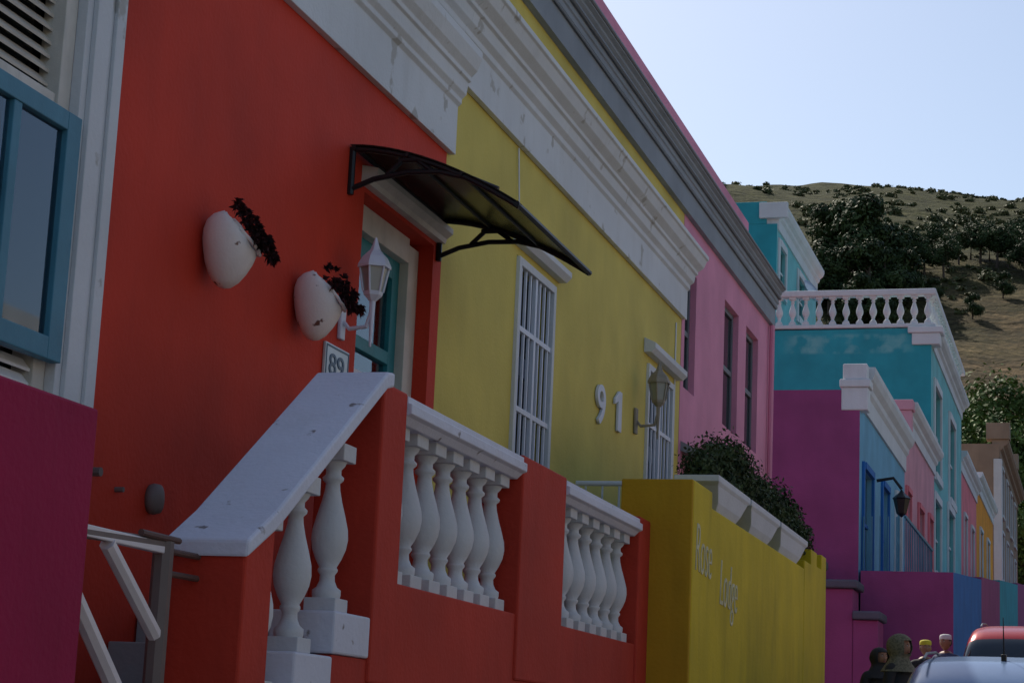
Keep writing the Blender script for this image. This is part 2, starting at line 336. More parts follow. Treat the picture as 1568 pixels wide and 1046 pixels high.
# wall pots
def wall_pot(E,seed,k_=1.08):
    random.seed(seed); P=empty("wall_planter_pot"); E=Vector(E); n=Vector((.66,.22,.62)).normalized(); S=40; d0=.088*k_
    prof=[(.004,-.175),(.03,-.168),(.058,-.145),(.085,-.105),(.106,-.06),(.120,-.01),(.127,.04),(.126,.085),(.114,.125),(.09,.152),(.05,.170),(.002,.178)]
    V,F=lathe_data([(r*k_,z*k_) for r,z in prof],S); W=[]
    for v in V:
        v=Vector(v); v.x-=.10*max(0,-v.z-.02); k=v.dot(n)-d0
        if k>0: v=v-n*(k*1.25)
        W.append(v+E)
    meshobj("pot",W,F,CERAM,P,smooth=True)
    q=Vector((0,0,1)).rotation_difference(n); C=E+n*d0; R0=.098*k_; V=[];F=[]
    rim=[(q@Vector((R0*math.cos(a*.2618),R0*math.sin(a*.2618),random.uniform(-.004,.004)))+C) for a in range(25)]
    tube("rim",[(rim,.009)],CERAM,P)
    cl=[(random.uniform(0,6.283),math.sqrt(random.random())*R0*1.05) for _ in range(64)]
    for a,rr in cl:
        c0=q@Vector((rr*math.cos(a),rr*math.sin(a),random.uniform(.0,.02)))+C; out=(q@Vector((math.cos(a)*rr*8,math.sin(a)*rr*8,.7))).normalized()+Vector((.15,.05,-.25)); out.normalize(); c1=c0+out*random.uniform(.01,.095)
        for i in range(34):
            d=(out*.75+Vector((random.gauss(0,.6),random.gauss(0,.6),random.gauss(0,.6)))).normalized()
            ln=random.uniform(.015,.042); w=random.uniform(.004,.008); side=d.cross(Vector((random.random(),random.random(),random.random()))).normalized()*w
            m=c1+d*ln*.6; e=c1+d*ln+Vector((0,0,-ln*.2)); k=len(V)
            V+=[c1-side*.6,c1+side*.6,m+side,m-side,e]; F+=[(k,k+1,k+2,k+3),(k+3,k+2,k+4)]
    meshobj("plant",V,F,SUCC,P,fixn=False)
    return P
wall_pot((-3.97,8.425,2.225),4)
wall_pot((-3.97,9.565,2.205),9)
# lanterns
def wall_lantern(y,z,xo,s,mat):
    P=empty("wall_lantern"); x=-4.1+xo
    boxes("back_plate",[(-4.1,-4.075,y-.035*s,y+.035*s,z-.36*s,z-.16*s)],mat,P,.008)
    tube("arm",[([(-4.08,y,z-.26*s),(-4.04,y,z-.30*s),(x-.03,y,z-.29*s),(x,y,z-.20*s)],.012*s),([(x,y,z-.40*s),(x,y,z-.12*s)],[.006*s,.018*s])],mat,P)
    def ring(r,zz): return [(x+r*math.cos(math.pi/6+k*math.pi/3),y+r*math.sin(math.pi/6+k*math.pi/3),zz) for k in range(6)]
    def loft(nm,rs,m):
        V=[];F=[]
        for r,zz in rs: V+=ring(r*s,z+zz*s)
        for i in range(len(rs)-1):
            for k in range(6): F.append((i*6+k,i*6+(k+1)%6,i*6+6+(k+1)%6,i*6+6+k))
        F.append(tuple(range(6))); F.append(tuple(range(len(V)-1,len(V)-7,-1)))
        return meshobj(nm,V,F,m,P)
    loft("base",[(.02,-.15),(.05,-.12),(.055,-.10)],mat); loft("glass",[(.05,-.10),(.074,.03)],LAMPG)
    loft("roof",[(.092,.03),(.092,.045),(.07,.09),(.035,.125),(.03,.13),(.018,.16),(.006,.20)],mat)
    tube("cage",[([a,b],.006*s) for a,b in zip(ring(.054*s,z-.10*s),ring(.080*s,z+.035*s))],mat,P)
wall_lantern(10.2,2.53,.19,1.05,IRONW)
wall_lantern(17.6,3.22,.22,1.2,paint("aged_lantern_paint",(.30,.27,.22),scale=6,stain=.5))
# canopy
CA=empty("door_canopy")
def arc(t): return (-4.09+1.02*t, 3.285-.375*t**1.75)
pts=[arc(i/14) for i in range(15)]
cm=bpy.data.materials.new("smoked_polycarbonate"); nt,b,L=nodes(cm); b.inputs["Base Color"].default_value=(.02,.022,.02,1); b.inputs["Roughness"].default_value=.25
tr=nt.nodes.new("ShaderNodeBsdfTransparent"); tr.inputs[0].default_value=(.55,.55,.45,1); ms=nt.nodes.new("ShaderNodeMixShader")
nzz=nt.nodes.new("ShaderNodeTexNoise"); nzz.inputs["Scale"].default_value=3; mr=nt.nodes.new("ShaderNodeMapRange"); mr.inputs[3].default_value=.14; mr.inputs[4].default_value=.34
L.new(nzz.outputs[0],mr.inputs[0]); L.new(mr.outputs[0],ms.inputs[0]); L.new(b.outputs[0],ms.inputs[1]); L.new(tr.outputs[0],ms.inputs[2]); L.new(ms.outputs[0],nt.nodes["Material Output"].inputs[0])
Vc=[];Fc=[]
for x,z in pts: Vc+=[(x,10.17,z),(x,11.83,z),(x,11.83,z+.006),(x,10.17,z+.006)]
for i in range(14):
    for j in range(4): Fc.append((i*4+j,i*4+(j+1)%4,i*4+4+(j+1)%4,i*4+4+j))
meshobj("curved_sheet",Vc,Fc,cm,CA)
br=[]
for y in (10.20,11.80):
    br.append(([(x,y,z-.016) for x,z in pts],.019)); br.append(([(-4.085,y,3.28),(-4.085,y,3.00)],.02))
    low=[(-4.09,y,3.03),(-3.95,y,3.085),(-3.75,y,3.118),(-3.55,y,3.115),(-3.35,y,3.065),(-3.2,y,3.0)]; br.append((low,.016))
    br.append(([(-3.87,y,3.105),(-3.74,y,3.225)],.015)); br.append(([(-3.74,y,3.225),(-3.58,y,3.11)],.015)); br.append(([(-3.80,y,3.19),(-3.68,y,3.19)],.016))
for t in (0.02,.34,.66,.99):
    x,z=arc(t); br.append(([(x,10.17,z-.012),(x,11.83,z-.012)],.013 if t<.9 else .018))
tube("frame",br,IRONB,CA)

# ---------------------------------------------------------------- red yard wall / balustrade
YW=empty("red_balustrade_wall")
W0,W1=-3.27,-3.0
prismX("base_wall",[(6.93,-1.4),(13.43,-1.4),(13.43,.65),(8.003,.65),(8.003,.30),(7.60,.30),(7.60,-.1),(6.93,-.1)],W0,W1,REDL,YW,.008)
boxes("stepped_blocks",[(W0-.01,W1+.012,7.585,7.998,.302,.475),(W0-.01,W1+.012,7.19,7.583,-.098,.29),(W0-.01,W1+.012,6.93,7.187,-.098,.108)],COP,YW,.01)
boxes("posts",[(-3.29,-2.985,8.0,8.31,.2,1.50),(-3.29,-2.985,10.22,11.13,.3,1.505),(-3.29,-2.985,13.08,13.42,.3,1.51)],REDL,YW,.012)
prismX("gate_post",[(6.67,-1.4),(6.925,-1.4),(6.925,.79),(6.67,.62)],-3.29,-2.99,REDL,YW,.01)
pr=[(6.655,.60),(6.655,.665),(6.90,.80),(8.02,1.545),(8.10,1.555),(8.10,1.49),(8.02,1.47),(6.92,.735)]
prismX("stair_coping",pr,-3.32,-2.975,COP,YW,.012)
prof=[(-3.30,1.40),(-3.27,1.37),(-3.02,1.37),(-2.99,1.40),(-2.965,1.41),(-2.965,1.455),(-2.985,1.46),(-2.985,1.49),(-3.31,1.49),(-3.32,1.41)]
prismY("top_rail",prof,8.313,10.217,COP,YW,.004); prismY("top_rail_end",prof,11.133,13.077,COP,YW,.004)
P1=[(-3.125,8.45+i*.272,.653) for i in range(7)]; P2=[(-3.125,11.27+i*.283,.653) for i in range(7)]
balusters("balusters",P1+P2,.725,WHT2,YW,fat=1.18)
balusters("stair_balusters",[(-3.12,7.06,.11),(-3.12,7.42,.293),(-3.12,7.80,.477)],.70,WHT2,YW,fat=1.1)
box("stoep_floor",-4.09,W0-.002,8.0,13.4,-1.4,.48,CONC,YW)
for i in range(6): box("stair_step_%d"%i,-4.09,W0-.002,6.5+i*.25,6.5+i*.25+.249,-1.4,-.62+.19*i,CONC,YW)
HR=empty("stoep_handrail")
tube("rail",[([(-4.08,15.5,2.05),(-3.3,15.5,2.05)],.022)]+[([(-4.0+i*.14,15.5,1.0),(-4.0+i*.14,15.5,2.04)],.009) for i in range(6)]+[([(-4.08,15.5,1.15),(-3.3,15.5,1.15)],.012),([(-3.3,15.5,1.0),(-3.3,15.5,2.06)],.022)],IRONW,HR)
# magenta wall
MW=empty("magenta_boundary_wall")
box("wall",-3.25,-3.0,1.0,5.50,-1.5,.95,MAG,MW,.01)
# gate
G=empty("yard_gate"); gx=-3.2
def bar(y0,z0,y1,z1,w=.032): return ([(gx,y0,z0),(gx,y1,z1)],w/2*1.25)
tube("frame",[bar(5.53,.59,6.44,.62,.035),bar(6.42,.63,6.42,-1.2,.06),bar(5.56,.6,5.56,-1.2,.045),bar(5.56,-.9,6.42,-.9,.04)],GATED,G)
boxes("top_rail",[(gx-.015,gx+.02,5.53,6.44,.585,.625)],GATEM,G)
tube("diagonals",[bar(5.6,.56,6.40,-.12,.05),bar(5.6,.22,6.40,-.46,.05),bar(5.6,-.12,6.40,-.8,.05),bar(6.0,.58,6.40,.30,.045)],GATEM,G)
tube("hinges",[([(gx,6.42,.60),(gx+.02,6.68,.60)],.012),([(gx,6.42,.52),(gx+.02,6.68,.52)],.012),([(gx+.02,6.2,.64),(gx+.02,6.5,.64)],.012)],plain("rust_metal",(.12,.07,.06),.7),G)
TP=empty("wall_pipe_bracket")
V,F=lathe_data([(.001,0),(.05,0),(.055,.02),(.05,.05),(.03,.06),(.001,.062)],20); V=[(v[2]-4.10,v[1]+8.05,v[0]*1.3+.98) for v in V]; meshobj("disc",V,F,GATED,TP,smooth=True)
tube("pipes",[([(-4.1,7.45,1.02),(-4.03,7.45,1.02)],.02),([(-4.1,7.72,.98),(-4.06,7.72,.98)],.012)],GATED,TP)

# ---------------------------------------------------------------- YELLOW HOUSE
YH=empty("yellow_house")
house("walls",-4.104,-12,11.903,19.60,-1.4,5.46,YEL,YEL,[(13.62,14.66,.55,3.50),(18.05,19.22,.55,3.55)],.16,YH)
corn=[(-4.1,4.30),(-4.055,4.30),(-4.055,4.60),(-4.03,4.62),(-4.03,4.66),(-3.99,4.69),(-3.975,4.76),(-3.95,4.77),(-3.95,4.80),(-3.89,4.84),(-3.86,4.91),(-3.84,4.92),(-3.84,4.96),(-4.1,5.00)]
prismY("cornice",corn,11.956,19.64,WHT,YH,.004)
prismY("cornice_return",[(-4.11,4.52),(-4.03,4.62),(-4.03,4.66),(-3.99,4.69),(-3.975,4.76),(-3.95,4.77),(-3.95,4.80),(-3.89,4.84),(-3.86,4.91),(-3.84,4.92),(-3.84,4.96),(-4.1,5.00)],11.02,11.954,WHT2,YH,.004)
def gate_door(y0,y1,ztop,nm):
    fr=[(-4.13,-4.075,y0,y0+.06,.5,ztop),(-4.13,-4.075,y1-.06,y1,.5,ztop),(-4.13,-4.075,y0+.06,y1-.06,ztop-.06,ztop)]
    boxes(nm+"_frame",fr,WHT2,YH)
    n=7; w=(y1-y0-.12)/n; bl=[(-4.115,-4.095,y0+.06+w*(i+.5)-.011,y0+.06+w*(i+.5)+.011,.5,ztop-.06) for i in range(n)]
    bl+=[(-4.12,-4.09,y0+.06,y1-.06,z,z+.04) for z in (.9,1.6,2.35,2.95)]
    bl+=[(-4.12,-4.088,(y0+y1)/2-.025,(y0+y1)/2+.025,.5,ztop-.06)]
    boxes(nm+"_bars",bl,IRONW,YH,.002)
    box(nm+"_lock",-4.1,-4.06,(y0+y1)/2-.05,(y0+y1)/2+.05,1.8,2.0,IRONW,YH,.004)
    boxes(nm+"_leaf",[(-4.27,-4.22,y0,y0+.2,.5,ztop),(-4.27,-4.22,y1-.2,y1,.5,ztop),(-4.27,-4.22,y0+.2,y1-.2,2.7,2.85),(-4.27,-4.22,y0+.2,y1-.2,.5,1.4),(-4.27,-4.22,(y0+y1)/2-.05,(y0+y1)/2+.05,1.4,ztop)],paint(nm+"_leaf_paint",(.10,.14,.22),scale=2),YH)
    box(nm+"_pane",-4.26,-4.25,y0+.2,y1-.2,1.4,ztop,GLASS,YH,0)
gate_door(13.62,14.66,3.49,"front_door"); gate_door(18.05,19.22,3.54,"side_door")
prismY("door_hood_left",[(-4.1,3.56),(-4.04,3.56),(-4.0,3.60),(-4.0,3.64),(-4.1,3.68)],13.5,14.82,WHT2,YH); prismY("door_hood_right",[(-4.1,3.62),(-4.03,3.62),(-3.99,3.66),(-3.99,3.71),(-4.1,3.76)],17.9,19.42,WHT2,YH)
tube("coax_cable",[([(-4.09,13.5,4.28),(-4.085,13.55,3.9),(-4.09,13.53,3.7)],.006),([(-4.095,19.3,4.2),(-4.095,19.32,2.0)],.008)],IRONW,YH)
HN=empty("house_number_sign"); text("digit_9","9",.48,(-4.085,16.07,2.66),IRONW,HN,.012,sx=1.35,off=.004)
prismX("digit_1",[(16.86,2.70),(16.99,2.70),(16.99,3.06),(16.89,3.06),(16.74,2.97),(16.74,2.92),(16.86,2.965)],-4.098,-4.075,IRONW,HN,.003)
# ---------------------------------------------------------------- PINK HOUSE
PH=empty("pink_house")
hp=[(19.75,20.32,3.62,4.90),(21.98,22.90,3.60,5.05),(23.44,24.32,3.60,5.05)]
house("walls",-4.1,-12,19.603,25.26,-1.2,5.46,PNK,PNK,hp,.10,PH)
for i,(a,b_,c,d) in enumerate(hp):
    box("window_pane_%d"%i,-4.195,-4.19,a,b_,c,d,GLASS,PH,0); boxes("window_frame_%d"%i,[(-4.189,-4.165,a,a+.06,c,d),(-4.189,-4.165,b_-.06,b_,c,d),(-4.189,-4.165,a+.06,b_-.06,(c+d)/2-.03,(c+d)/2+.03),(-4.189,-4.165,a+.06,b_-.06,d-.06,d)],GRYD,PH)
fas=[(-4.105,5.42),(-4.045,5.42),(-4.045,5.66),(-4.015,5.67),(-4.015,5.72),(-4.0,5.73),(-4.0,5.82),(-3.96,5.86),(-3.96,5.88),(-3.925,5.90),(-3.925,5.955),(-4.6,6.0),(-4.6,5.42)]
prismY("eaves_fascia",fas,11.0,25.30,GRY,PH,.004)
tube("gutter_bead",[([(-3.985,11.0,5.80),(-3.985,25.28,5.80)],.022),([(-3.925,11.0,5.93),(-3.925,25.28,5.93)],.02),([(-4.03,11.0,5.66),(-4.03,25.28,5.66)],.012)],GRYD,PH)
box("pink_parapet",-4.6,-4.3,11.0,24.6,5.9,6.66,PNK,PH,.01)
box("roof_slab",-12,-4.6,11.9,25.26,5.46,6.0,GRY,PH)
tube("downpipe",[([(-4.05,25.1,5.4),(-4.06,25.1,-.5)],.035)],PNK,PH)
prismY("lean_to_canopy",[(-4.1,3.05),(-3.75,2.88),(-3.75,2.84),(-4.1,2.95)],19.7,21.6,GRY,PH)
# ---------------------------------------------------------------- mustard wall
MY=empty("mustard_garden_wall"); box("yard_terrace",-4.09,-2.953,14.13,20.19,-1.2,1.0,CONC,MY)
box("wall",-2.95,-2.7,14.12,18.9,-1.3,1.70,YELW,MY,.012)
box("pier",-3.2,-2.69,13.435,14.118,-1.3,1.81,YELW,MY,.012)
prismX("stepped_end",[(18.902,-1),(20.45,-1),(20.45,1.95),(20.1,1.95),(20.1,1.80),(19.75,1.80),(19.75,1.93),(19.35,1.93),(19.35,1.78),(18.902,1.78)],-2.95,-2.698,YELW,MY,.01)
box("pier_face",-3.2,-2.692,13.40,13.434,-1.3,1.808,paint("darker_pier_front",(.50,.29,.012),stain=.4),MY,.01)  # thin slab, darker and more orange than the pier behind it
box("return_wall",-4.09,-2.951,20.2,20.44,-1,1.7,YELW,MY,.01)
PALE=paint("pale_lettering",(.62,.60,.40),scale=3)
LT=empty("house_name_lettering"); text("letters","Rose",.50,(-2.6875,13.50,1.19),PALE,LT,.003,shear=.15,rotx=-.03,sx=.62,off=-.008); text("letters_second","Lodge",.50,(-2.697,14.50,1.03),PALE,LT,.003,shear=.15,rotx=-.03,sx=.62,off=-.008)
for i,(a,b_) in enumerate([(14.15,15.5),(15.6,17.05),(17.15,18.75)]):
    P=empty("planter_trough"); y0,y1=a,b_; V=[]
    lv=[(-2.93,-2.72,.26,1.703),(-2.95,-2.69,.20,1.76),(-2.97,-2.665,.05,1.87),(-2.985,-2.65,-.01,1.895),(-2.985,-2.65,-.01,1.94),(-2.95,-2.69,.04,1.94),(-2.95,-2.69,.04,1.88)]
    for x0,x1,ins,z in lv: V+=[(x0,y0+ins,z),(x1,y0+ins,z),(x1,y1-ins,z),(x0,y1-ins,z)]
    F=[(0,1,2,3),(24,25,26,27)]
    for k in range(6):
        for j in range(4): F.append((k*4+j,k*4+(j+1)%4,k*4+4+(j+1)%4,k*4+4+j))
    meshobj("trough",V,F,WHT2,P,bevel=.004)
def bush(name,blobs,n,size):
    P=empty(name); c=blobs[0]
    stems=[([(c[0],c[1],1.8),(b[0],b[1],b[2])],[.02,.006]) for b in blobs]
    tube("stems",stems,BARK,P); leaf_mesh("leaves",blobs,n,size,BUSHM,P,shell=.35)
bush("garden_bush",[(-2.98,15.35,2.10,.20,.38,.24),(-2.95,15.9,2.22,.24,.42,.27),(-2.98,16.5,2.18,.24,.42,.27),(-2.92,16.9,2.02,.18,.4,.2),(-2.9,15.6,1.98,.2,.6,.12)],20000,.020)
bush("garden_bush",[(-2.95,17.4,2.12,.2,.45,.27),(-2.9,18.1,2.16,.2,.45,.26),(-2.9,18.9,2.12,.18,.45,.24),(-2.85,19.5,2.02,.14,.35,.18),(-2.86,18.2,1.98,.18,.9,.1)],18000,.020)

# ---------------------------------------------------------------- DISTANT ROW
def cornice_far(name,x,y0,y1,z0,z1,out,mat,parent):
    h=z1-z0; prismY(name,[(x-.3,z0),(x+.04,z0),(x+.04,z0+h*.42),(x+out*.4,z0+h*.5),(x+out*.45,z0+h*.62),(x+out*.8,z0+h*.72),(x+out,z0+h*.86),(x+out,z1),(x-.3,z1)],y0,y1,mat,parent)
def far_window(P,nm,x,a,b_,c,d,fm,glass=GLASS,trim=.12):
    box(nm+"_pane",x-.085,x-.08,a,b_,c,d,glass,P,0)
    boxes(nm+"_trim",[(x,x+.05,a-trim,a-.002,c-trim,d+trim),(x,x+.05,b_+.002,b_+trim,c-trim,d+trim),(x,x+.07,a,b_,d+.002,d+trim),(x,x+.09,a,b_,c-trim,c-.002),(x-.079,x-.05,(a+b_)/2-.03,(a+b_)/2+.03,c,d),(x-.079,x-.052,a,b_,(c+d)/2-.03,(c+d)/2+.03)],fm,P)
BH=empty("blue_house"); h4=[(34.5,35.9,3.1,4.85),(37.6,38.7,3.1,4.95),(40.2,41.2,3.6,5.1)]
house("walls",-3.94,-11,34,42.2,-1,6.16,BLU,PUR,h4,.09,BH)
cornice_far("cornice",-3.94,34.35,42.15,5.86,6.62,.22,WHT2,BH)
boxes("corner_pier",[(-4.26,-3.80,33.98,34.34,5.80,6.20),(-4.29,-3.76,33.94,34.40,6.20,6.34),(-4.24,-3.82,34.0,34.34,6.34,6.62)],WHT2,BH,.02)
far_window(BH,"front_door",-3.94,34.5,35.9,3.1,4.85,BLUD); far_window(BH,"window",-3.94,37.6,38.7,3.1,4.95,BLUD); far_window(BH,"window_b",-3.94,40.2,41.2,3.6,5.1,WHT2)
def porchtop(y): return 3.04+.079*(y-34)
def porch(P,y0,y1,mf,ms,x1=-2.36):
    z0=road_z(y0)-.5
    pr=[(y0,z0),(y1,z0),(y1,porchtop(y1)-.05),(y0,porchtop(y0))]
    V=[(-3.9,y,z) for y,z in pr]+[(x1,y,z) for y,z in pr]
    meshobj("porch_wall",V,[(4,5,6,7),(0,3,2,1),(0,1,5,4),(1,2,6,5),(2,3,7,6),(3,0,4,7)],[mf,ms],P,idx=[0,1,1,1,1,1],fixn=False)
porch(BH,34,42.19,BLUD,PUR)
ra=[(-3.2,-3.18,34.3+i*.35,34.33+i*.35,3.0,4.0) for i in range(17)]+[(-3.21,-3.17,34.3,40.0,3.98,4.03)]+[(-3.9+i*.14,-3.88+i*.14,34.28,34.30,3.0,4.0) for i in range(5)]
boxes("porch_railing",ra,BLUF,BH,0)
wl=empty("street_lamp")
tube("bracket",[([(-3.9,36.4,4.9),(-3.6,36.4,4.95),(-3.45,36.4,4.75)],.03)],IRONB,wl)
V,F=lathe_data([(.01,.42),(.05,.36),(.17,.26),(.15,.24),(.09,-.02),(.04,-.06),(.001,-.09)],6); meshobj("lantern",[(v[0]-3.45,v[1]+36.4,v[2]+4.32) for v in V],F,IRONB,wl)
KH=empty("rose_house"); h5=[(42.5,43.4,3.9,5.5),(45.4,46.6,3.9,5.5),(48.2,49.2,4.4,5.6)]
house("walls",-3.94,-11,42.203,49.98,0,7.0,PNK2,CORAL,h5,.09,KH)
for i,h in enumerate(h5): far_window(KH,"window_%d"%i,-3.94,*h,CORAL)
cornice_far("cornice",-3.94,42.5,49.95,6.85,7.42,.24,WHT2,KH); boxes("corner_pier",[(-4.25,-3.80,42.2,42.55,6.75,7.2),(-4.28,-3.76,42.15,42.6,7.2,7.42)],PNK2,KH,.02)
porch(KH,42.2,49.98,PUR,PUR)
TH=empty("turquoise_house"); h6=[(50.9,52.9,7.1,9.3),(56,58.2,7.1,9.3),(50.9,52.9,4.6,6.4),(55.6,57.8,4.9,6.7)]
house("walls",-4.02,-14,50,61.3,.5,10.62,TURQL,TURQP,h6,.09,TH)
for i,h in enumerate(h6): far_window(TH,"window_%d"%i,-4.02,*h,WHT2,trim=.2)
cornice_far("cornice",-4.02,50.4,61.3,10.15,10.66,.25,WHT2,TH); boxes("corner_block",[(-4.5,-3.80,49.93,50.45,10.2,10.5),(-4.6,-3.72,49.88,50.5,10.5,10.66)],WHT2,TH,.02)
box("terrace_rail",-8.6,-3.9,49.95,50.25,11.50,11.66,WHT2,TH,.03)
box("terrace_rail_street",-4.2,-3.9,50.252,61.3,11.50,11.66,WHT2,TH,.03)
box("terrace_kerb",-8.6,-3.9,49.97,50.25,10.662,10.76,WHT2,TH,.02); box("terrace_kerb_street",-4.2,-3.92,50.252,61.3,10.662,10.76,WHT2,TH,.02)
balusters("terrace_balusters",[(-8.25+i*.345,50.1,10.76) for i in range(13)]+[(-4.05,50.6+i*.42,10.76) for i in range(25)],.75,WHT2,TH,fat=1.25)
h7=[(53.6,54.7,12.6,13.8),(57.2,58.6,12.6,13.8)]
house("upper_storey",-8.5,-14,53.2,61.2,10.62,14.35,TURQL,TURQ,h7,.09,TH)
for i,h in enumerate(h7): far_window(TH,"upper_window_%d"%i,-8.5,*h,WHT2,trim=.2)
cornice_far("upper_cornice",-8.5,53.25,61.2,14.2,14.9,.25,WHT2,TH); box("upper_corner",-9.0,-8.2,53.1,53.25,14.5,14.95,WHT2,TH,.02); box("upper_roof",-14,-8.8,53.2,61.2,14.35,15.0,TURQ,TH,.02)
porch(TH,49.99,61,TURQ,TURQ)
V,F=lathe_data([(.01,0),(.28,.06),(.4,.16),(.41,.17),(.3,.08),(.01,.03)],24)
SD=empty("satellite_dish"); q=Vector((0,0,1)).rotation_difference(Vector((.8,-.3,.5)).normalized()); meshobj("dish",[q@Vector(v)+Vector((-8.2,57.5,13.3)) for v in V],F,IRONW,SD,smooth=True); tube("mast",[([(-8.5,57.5,13.1),(-8.25,57.5,13.25)],.03)],IRONW,SD)
CH=empty("coral_house"); hc=[(63,64.2,5.4,7.4),(66.5,67.8,5.4,7.4)]
house("walls",-4.06,-11,61.31,69.6,1,8.9,CORAL,CORAL,hc,.09,CH); cornice_far("cornice",-4.06,61.31,69.6,8.6,9.2,.22,WHT2,CH)
for i,h in enumerate(hc): far_window(CH,"window_%d"%i,-4.06,*h,WHT2)
porch(CH,61.01,69.6,PUR,PUR)
OH=empty("orange_house"); ho=[(71.5,73,5.9,7.9),(76,77.5,6.2,8.0)]
house("walls",-4.06,-11,69.61,80.5,1,9.3,ORA,ORA,ho,.09,OH); cornice_far("cornice",-4.06,69.61,80.5,9.1,9.7,.22,WHT2,OH)
for i,h in enumerate(ho): far_window(OH,"window_%d"%i,-4.06,*h,WHT2)
porch(OH,69.61,80.5,TURQL,TURQL)
BR=empty("brown_house"); hb=[(88+i*4.2,89.6+i*4.2,z,z+2.0) for i in range(4) for z in (7.6,10.4)]
house("walls",-4.06,-12,86,105,2,13.2,BRO,BRO,hb,.09,BR); cornice_far("cornice",-4.06,86.05,105,12.6,13.4,.4,BRO,BR)
boxes("roof_piers",[(-4.6,-3.62,85.96,86.8,13.402,14.1),(-4.6,-3.62,95,95.8,13.402,14.1)],BRO,BR); box("corner_quoin",-4.3,-3.95,85.95,86.5,4,12.55,WHT2,BR,.03)
for i,h in enumerate(hb): far_window(BR,"window_%d"%i,-4.06,*h,WHT2)
porch(BR,80.51,105,CORAL,CORAL)
SB=empty("stepped_stair_wall")
boxes("blocks",[(-6.0,-4.42,32.6,33.4,0,2.98),(-4.418,-3.86,32.6,33.4,0,2.62),(-3.858,-3.45,32.6,33.4,0,2.12)],PUR,SB,.02)
boxes("caps",[(-6.05,-4.38,32.5,33.5,2.982,3.12),(-4.378,-3.78,32.5,33.5,2.622,2.76),(-3.86,-3.40,32.5,33.5,2.122,2.26)],DGRY,SB,.03)

# ---------------------------------------------------------------- trees
def pine_mesh(seed,h,w,trunkf=.35,n=2600,mat=PINEM,size=.20):
    random.seed(seed); n=int(n*1.9); size*=1.15; blobs=[]; limbs=[([(0,0,-.4),(random.uniform(-.1,.1)*h*.3,0,h*.45),(random.uniform(-.1,.1)*h*.4,0,h*.85)],[.035*h,.026*h,.008*h])]
    k=random.randint(9,13)
    for i in range(k):
        a=random.uniform(0,6.28); f=random.random(); zz=h*(trunkf+(1-trunkf)*f*.92); rr=w*.5*(1-.55*f)*random.uniform(.35,1.0)
        c=(rr*math.cos(a),rr*math.sin(a),zz); r=random.uniform(.14,.27)*w; blobs.append((*c,r,r,r*.72))
        limbs.append(([(0,0,zz-h*.16),(c[0]*.5,c[1]*.5,zz-h*.07),c],[.014*h,.010*h,.004*h]))
    blobs.append((0,0,h*.9,.17*w,.17*w,.12*h))
    return blobs,limbs,leaf_mesh("crown_mesh",blobs,n,size,mat,link_it=False,shell=.25,up=.4)
variants=[pine_mesh(s,8,7.5,.22,3600) for s in (3,5,9)]+[pine_mesh(s,8,8,.42,2600) for s in (21,22)]
trunkcache={}
def tree(name,v,x,y,s,rot,sink=0):
    P=empty(name); z=terr(x,y)-sink; bl,lm,me=variants[v]; P.location=(x,y,z); P.scale=(s,s,s*random.uniform(.9,1.1)); P.rotation_euler=(0,0,rot)
    c=bpy.data.objects.new("crown",me); link(c,P)
    if v not in trunkcache:
        t=tube("trunk",lm,BARK,P); trunkcache[v]=t.data
    else: link(bpy.data.objects.new("trunk",trunkcache[v]),P)
# main clump of pines part-way up the slope (r = x/y bearing of each tree)
for r,y,s,v in [(-.122,190,.95,0),(-.132,188,.75,1),(-.112,189,.95,2),(-.104,191,.7,0),(-.141,190,.5,1),(-.118,196,1.15,1),(-.108,195,1.0,2),(-.126,195,.9,0),(-.099,191,.5,1),(-.136,193,.6,2),(-.114,186,.55,0),(-.094,194,.6,2),(-.116,184,.6,1),(-.124,184,.5,2),(-.107,184,.5,0),(-.121,200,1.15,2),(-.112,201,1.2,0),(-.130,199,.95,1),(-.104,199,.9,1)]:
    tree("pine_tree",v,r*y,y,s,random.uniform(0,6.28))
for i in range(17):
    y=random.uniform(206,218); r=-.094+i*.0047+random.uniform(-.0015,.0015); tree("pine_tree",3+i%2,r*y,y,random.uniform(.42,.68),random.uniform(0,6.28))
for r,y,s in [(-.080,196,.3),(-.060,190,.28),(-.045,200,.3)]: tree("pine_tree",2,r*y,y,s,1.)
variants+= [pine_mesh(s,9,9,.15,7500,BROADM,.13) for s in (41,42)]
for i,(r,y,s) in enumerate([(-.062,118,.95),(-.052,121,1.1),(-.042,118,1.0),(-.033,122,1.15),(-.070,124,.95),(-.024,118,1.1),(-.047,112,.8),(-.036,110,.75)]):
    tree("leafy_tree",5+i%2,r*y,y,s,random.uniform(0,6.28),sink=.5)
bl=[]
for i in range(1500):
    y=random.uniform(135,375); x=random.uniform(-.20,.03)*y
    dens=noise.noise(Vector((x*.03,y*.02,9.)))+ (.25 if y>235 else -.12)+(.15 if x/y<-.09 else -.05)
    if random.random()>(.30 if y<235 else .16)+dens*.8: continue
    s=random.uniform(.4,1.4)*(.6 if y>290 else .85); bl.append((x,y,terr(x,y)+s*.25,s,s,s*.55))
for i in range(1600):
    y=random.uniform(125,330); x=random.uniform(-.13,.02)*y
    if noise.noise(Vector((x*.05,y*.035,3.)))<-.05: continue
    s=random.uniform(.18,.5); bl.append((x,y,terr(x,y)+s*.2,s*1.3,s*1.3,s*.5))
leaf_mesh("hillside_scrub",bl,min(110000,len(bl)*70),.24,SHRUBM,shell=.3,up=.4)

